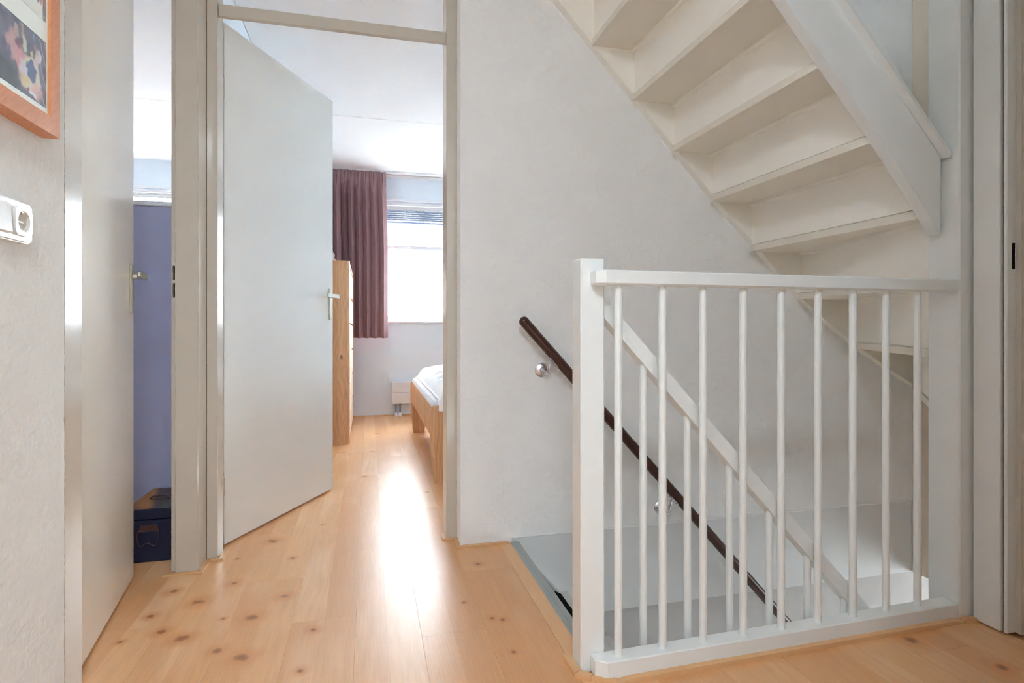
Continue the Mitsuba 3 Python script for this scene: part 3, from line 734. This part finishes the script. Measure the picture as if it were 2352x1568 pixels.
# radiator
rd = lab(new('radiator'), 'low white convector radiator under the bedroom window beside the bed', 'radiator')
add(rd + '__casing', cat(bx(0.229, 1.45, 5.745, 5.826, 0.238, 0.336, .003), bx(0.229, 1.45, 5.745, 5.826, 0.126, 0.234, .003), bx(0.24, 1.44, 5.752, 5.82, 0.232, 0.24)), 'radiator_paint')
add(rd + '__end_cap', bx(0.222, 0.232, 5.742, 5.828, 0.124, 0.338, .002), 'radiator_paint')
for x in (0.262, 0.303):
    pk = add(rd + '__pipe', cyl((x, 5.785, 0.0), (x, 5.785, 0.13), .009), 'pipe_grey', 40)
    add(rd + '__floor_collar', lathe([(0, 0), (.018, 0), (.017, .02), (.011, .036), (0, .036)], (x, 5.785, 0.0), (0, 0, 1), 24), 'window_paint', 40)
    add(rd + '__pipe_nut', cyl((x, 5.785, .106), (x, 5.785, .126), .014, 6), 'pipe_grey')

# tall chest of drawers
ds = lab(new('chest_of_drawers'), 'tall oak chest of drawers behind the open bedroom door', 'chest of drawers')
DX, DY0, DY1, DZ = -0.140, 4.470, 5.520, 1.388
def uvmesh(m, kind):
    m = trimesh.Trimesh(m.vertices[m.faces.reshape(-1)], np.arange(len(m.faces) * 3).reshape(-1, 3), process=False)
    v = m.vertices
    uv = {'xz': v[:, [0, 2]] + (0.22, 0), 'yz': v[:, [1, 2]], 'zx': np.stack([v[:, 2], v[:, 0]], 1), 'zy': np.stack([v[:, 2], v[:, 1]], 1)}[kind]
    return m, uv
def oak(key, m, kind):
    m, uv = uvmesh(m, kind)
    return add(key, m, 'oak_wood', False, uv=uv)
r = 0.03
arc = [(DX - r + r * math.sin(t), DY0 + r - r * math.cos(t)) for t in np.linspace(0, math.pi / 2, 7)]
side = Polygon([(-0.585, DY0)] + arc + [(DX, DY0 + .035), (-0.585, DY0 + .035)])
oak(ds + '__side_panel', prism_z(side, 0.0, DZ), 'xz')
oak(ds + '__side_panel', bx(-0.585, DX, DY1 - .035, DY1, 0, DZ, .003), 'xz')
oak(ds + '__top', bx(-0.585, DX - .004, DY0 + .034, DY1 - .034, DZ - .035, DZ - .0, .002), 'yz')
add(ds + '__carcass', bx(-0.58, DX - .045, DY0 + .034, DY1 - .034, 0.03, DZ - .036), 'groove_dark')
for i in range(6):
    za = 0.045 + i * 0.2185
    hh = 0.2185 - 0.008
    # drawer front with a slanted finger grip cut into its upper edge
    P = [(DX - .045, za), (DX - .002, za), (DX - .002, za + hh - .022), (DX - .024, za + hh), (DX - .045, za + hh)]
    add(ds + '__drawer', prism_y(P, DY0 + .038, DY1 - .038), 'oak_pale')
k = add('ornament', lathe([(0, 0), (.02, 0), (.022, .006), (.010, .016), (.008, .03), (.014, .04), (.010, .052), (.004, .062), (0, .064)], (-0.262, 4.52, DZ + .0005), (0, 0, 1), 24), 'white_plastic', 40)
lab(k, 'small white ornament on top of the oak chest', 'ornament')

# bed
bd = lab(new('bed'), 'oak bed with tapering legs, its foot end seen past the door jamb', 'bed')
BX = 0.342
def leg(yc0, yc1):
    pts = np.array([(BX, 0.400), (BX + .004, 0.425), (BX + .016, 0.440), (BX + .16, 0.440), (BX + .14, 0.30), (BX + .115, 0.0), (BX + .020, 0.0), (BX + .002, 0.18)])
    mid = pts.mean(0)
    ins = pts + np.sign(mid - pts) * np.array([.006, 0])
    return hull([(x, y, z) for y in (yc0 + .006, yc1 - .006) for x, z in pts] + [(x, y, z) for y in (yc0, yc1) for x, z in ins])
oak(bd + '__leg', leg(3.245, 3.30), 'xz')
oak(bd + '__leg', leg(4.85, 4.905), 'xz')
oak(bd + '__leg', moved(leg(3.245, 3.30), np.array([[-1, 0, 0, 2.44 + BX - .342], [0, 1, 0, 0], [0, 0, 1, 0], [0, 0, 0, 1.]])), 'xz')
oak(bd + '__foot_board', prism_y([(BX + .004, .262), (BX + .004, .40), (BX + .008, .428), (BX + .020, .440), (BX + .04, .440), (BX + .04, .262)], 3.30, 4.85), 'yz')
for y_ in (3.25, 4.86):
    oak(bd + '__side_rail', bx(BX + .14, 2.30, y_, y_ + .04, .27, .42, .004), 'zx')
n = 60
gy, gx = np.linspace(0, 1, n), np.linspace(0, 1, n)
def pillow_surface(x0, x1, ya, yb, zlow, ztop, soft, amp, seed, lead, under=None):
    n, m = 110, 110
    U, V = np.meshgrid(np.linspace(0, 1, n), np.linspace(0, 1, m), indexing='ij')
    U = U ** 1.4; 
    X, Y = x0 + (x1 - x0) * U, ya + (yb - ya) * V
    dx = (X - x0); dy = np.minimum(Y - ya, yb - Y)
    e = 1 / (1 / np.maximum(dx, 1e-6) ** 2 + 1 / np.maximum(dy * lead, 1e-6) ** 2) ** .5
    hgt = np.sqrt(1 - np.exp(-(e / soft) * 1.5))
    pts = np.stack([X * 9, Y * 16, np.zeros_like(X)], -1)
    w1 = meshkit.fbm(pts + 0.7 * meshkit.fbm(pts * .5, 3, seed + 4)[..., None], 4, seed) - .5
    ridge = 1 - np.abs(2 * meshkit.noise(np.stack([X * 7 + Y * 3, Y * 22, 0 * X], -1), seed + 2) - 1)
    Z = zlow + (ztop - zlow) * hgt + amp * hgt * (w1 + .35 * ridge ** 4)
    B = np.full_like(X, zlow - .004)
    if under:      # rests on the mattress: its underside follows the mattress top
        mx0, mya, myb, ml, mt, ms = under
        ddx, ddy = X - mx0, np.minimum(Y - mya, myb - Y)
        ee = 1 / (1 / np.maximum(ddx, 1e-6) ** 2 + 1 / np.maximum(ddy, 1e-6) ** 2) ** .5
        B = np.where(ddy > -0.006, ml + (mt - ml) * np.sqrt(1 - np.exp(-(ee / ms) * 1.5)) + .004, B)
        Z = np.maximum(Z, B + .004)
    return grid_sheet(np.stack([X, Y, Z], -1), np.stack([X, Y, B], -1))
add(bd + '__mattress', pillow_surface(BX + .008, 2.30, 3.262, 4.888, 0.42, 0.482, 0.055, 0.0, 2, 1.0), 'sheet_cloth', 60)
k = add('duvet', pillow_surface(0.385, 2.2, 3.222, 4.87, 0.415, 0.575, 0.11, 0.035, 7, 3.0, (BX + .008, 3.262, 4.888, 0.42, 0.482, 0.055)), 'duvet_cloth', 80)
lab(k, 'puffy white duvet lying on the oak bed', 'duvet')

# ================================================================== LEFT ROOM
lb = lab(new('lilac_cupboard'), 'lilac cupboard side behind the blue trunk, seen through the left door gap', 'cupboard')
add(lb + '__panel', bx(-1.75, -0.705, 2.735, 2.760, 0.0, 1.405, .002), 'lilac_board')
add(lb + '__top', bx(-1.76, -0.703, 2.728, 3.15, 1.405, 1.425, .004), 'aluminium_white')
add(lb + '__back', bx(-1.75, -0.705, 3.12, 3.14, 0.0, 1.405), 'lilac_board')
add(lb + '__side', bx(-1.75, -1.73, 2.76, 3.12, 0.0, 1.405), 'lilac_board')
tk = lab(new('trunk'), 'small dark blue trunk with a wire bail handle and painted lid, inside the left room', 'trunk')
TX0, TX1, TY0, TY1 = -0.890, -0.706, 2.425, 2.725
add(tk + '__body', bx(TX0, TX1, TY0, TY1, 0.0, 0.158, .004), 'trunk_blue')
add(tk + '__lid', bx(TX0 - .001, TX1 + .001, TY0 - .001, TY1, 0.160, 0.200, .005), 'trunk_blue')
add(tk + '__lid_cover', bx(TX0 + .002, TX1 - .002, TY0 + .002, TY1 - .002, 0.1995, 0.2025, .001), 'trunk_lid')
hx = -0.806
add(tk + '__handle_plate', hull([(hx + a, TY0 - b, 0.128 + c) for a, b, c in [(-.036, 0, -.012), (.036, 0, -.012), (-.036, .002, -.012), (.036, .002, -.012), (-.028, 0, .014), (.028, 0, .014), (-.028, .002, .014), (.028, .002, .014)]]), 'copper_wire')
tt = np.linspace(0, 1, 40)
hp = np.array([(-.034, .006, .124), (-.036, .010, .10), (-.030, .014, .072), (-.018, .015, .068), (0, .015, .078), (.018, .015, .068), (.030, .014, .072), (.036, .010, .10), (.034, .006, .124)])
hp = CubicSpline(np.linspace(0, 1, 9), hp)(tt)
add(tk + '__handle', tube(np.stack([hx + hp[:, 0], TY0 - hp[:, 1], hp[:, 2]], 1), .0017, 8), 'copper_wire', 50)
add(tk + '__lid_handle', cat(bx(-0.84, -0.78, 2.545, 2.56, .2025, .206, .001), tube([(-0.845, 2.552, .204), (-0.835, 2.552, .214), (-0.81, 2.552, .217), (-0.785, 2.552, .214), (-0.775, 2.552, .204)], .003, 8)), 'copper_wire')

# ================================================================== LANDING LAMP (behind the viewer)
lm = lab(new('ceiling_lamp'), 'round opal ceiling lamp on the hall ceiling, behind the viewer', 'lamp')
add(lm + '__base', lathe([(0, 0), (.15, 0), (.15, .03), (0, .03)], (-0.14, -0.45, H), (0, 0, -1), 40), 'white_plastic', 30)
key = lm + '__diffuser'
scene[key] = mikit.ply(lathe([(0, .031), (.17, .031), (.175, .045), (.16, .075), (.10, .095), (0, .10)], (-0.14, -0.45, H), (0, 0, -1), 40), None, 40, emitter={'type': 'area', 'radiance': rgb((LAMP * .85, LAMP * 1.0, LAMP * 1.15))})
scene[key]['bsdf'] = {'type': 'ref', 'id': 'white_plastic'}
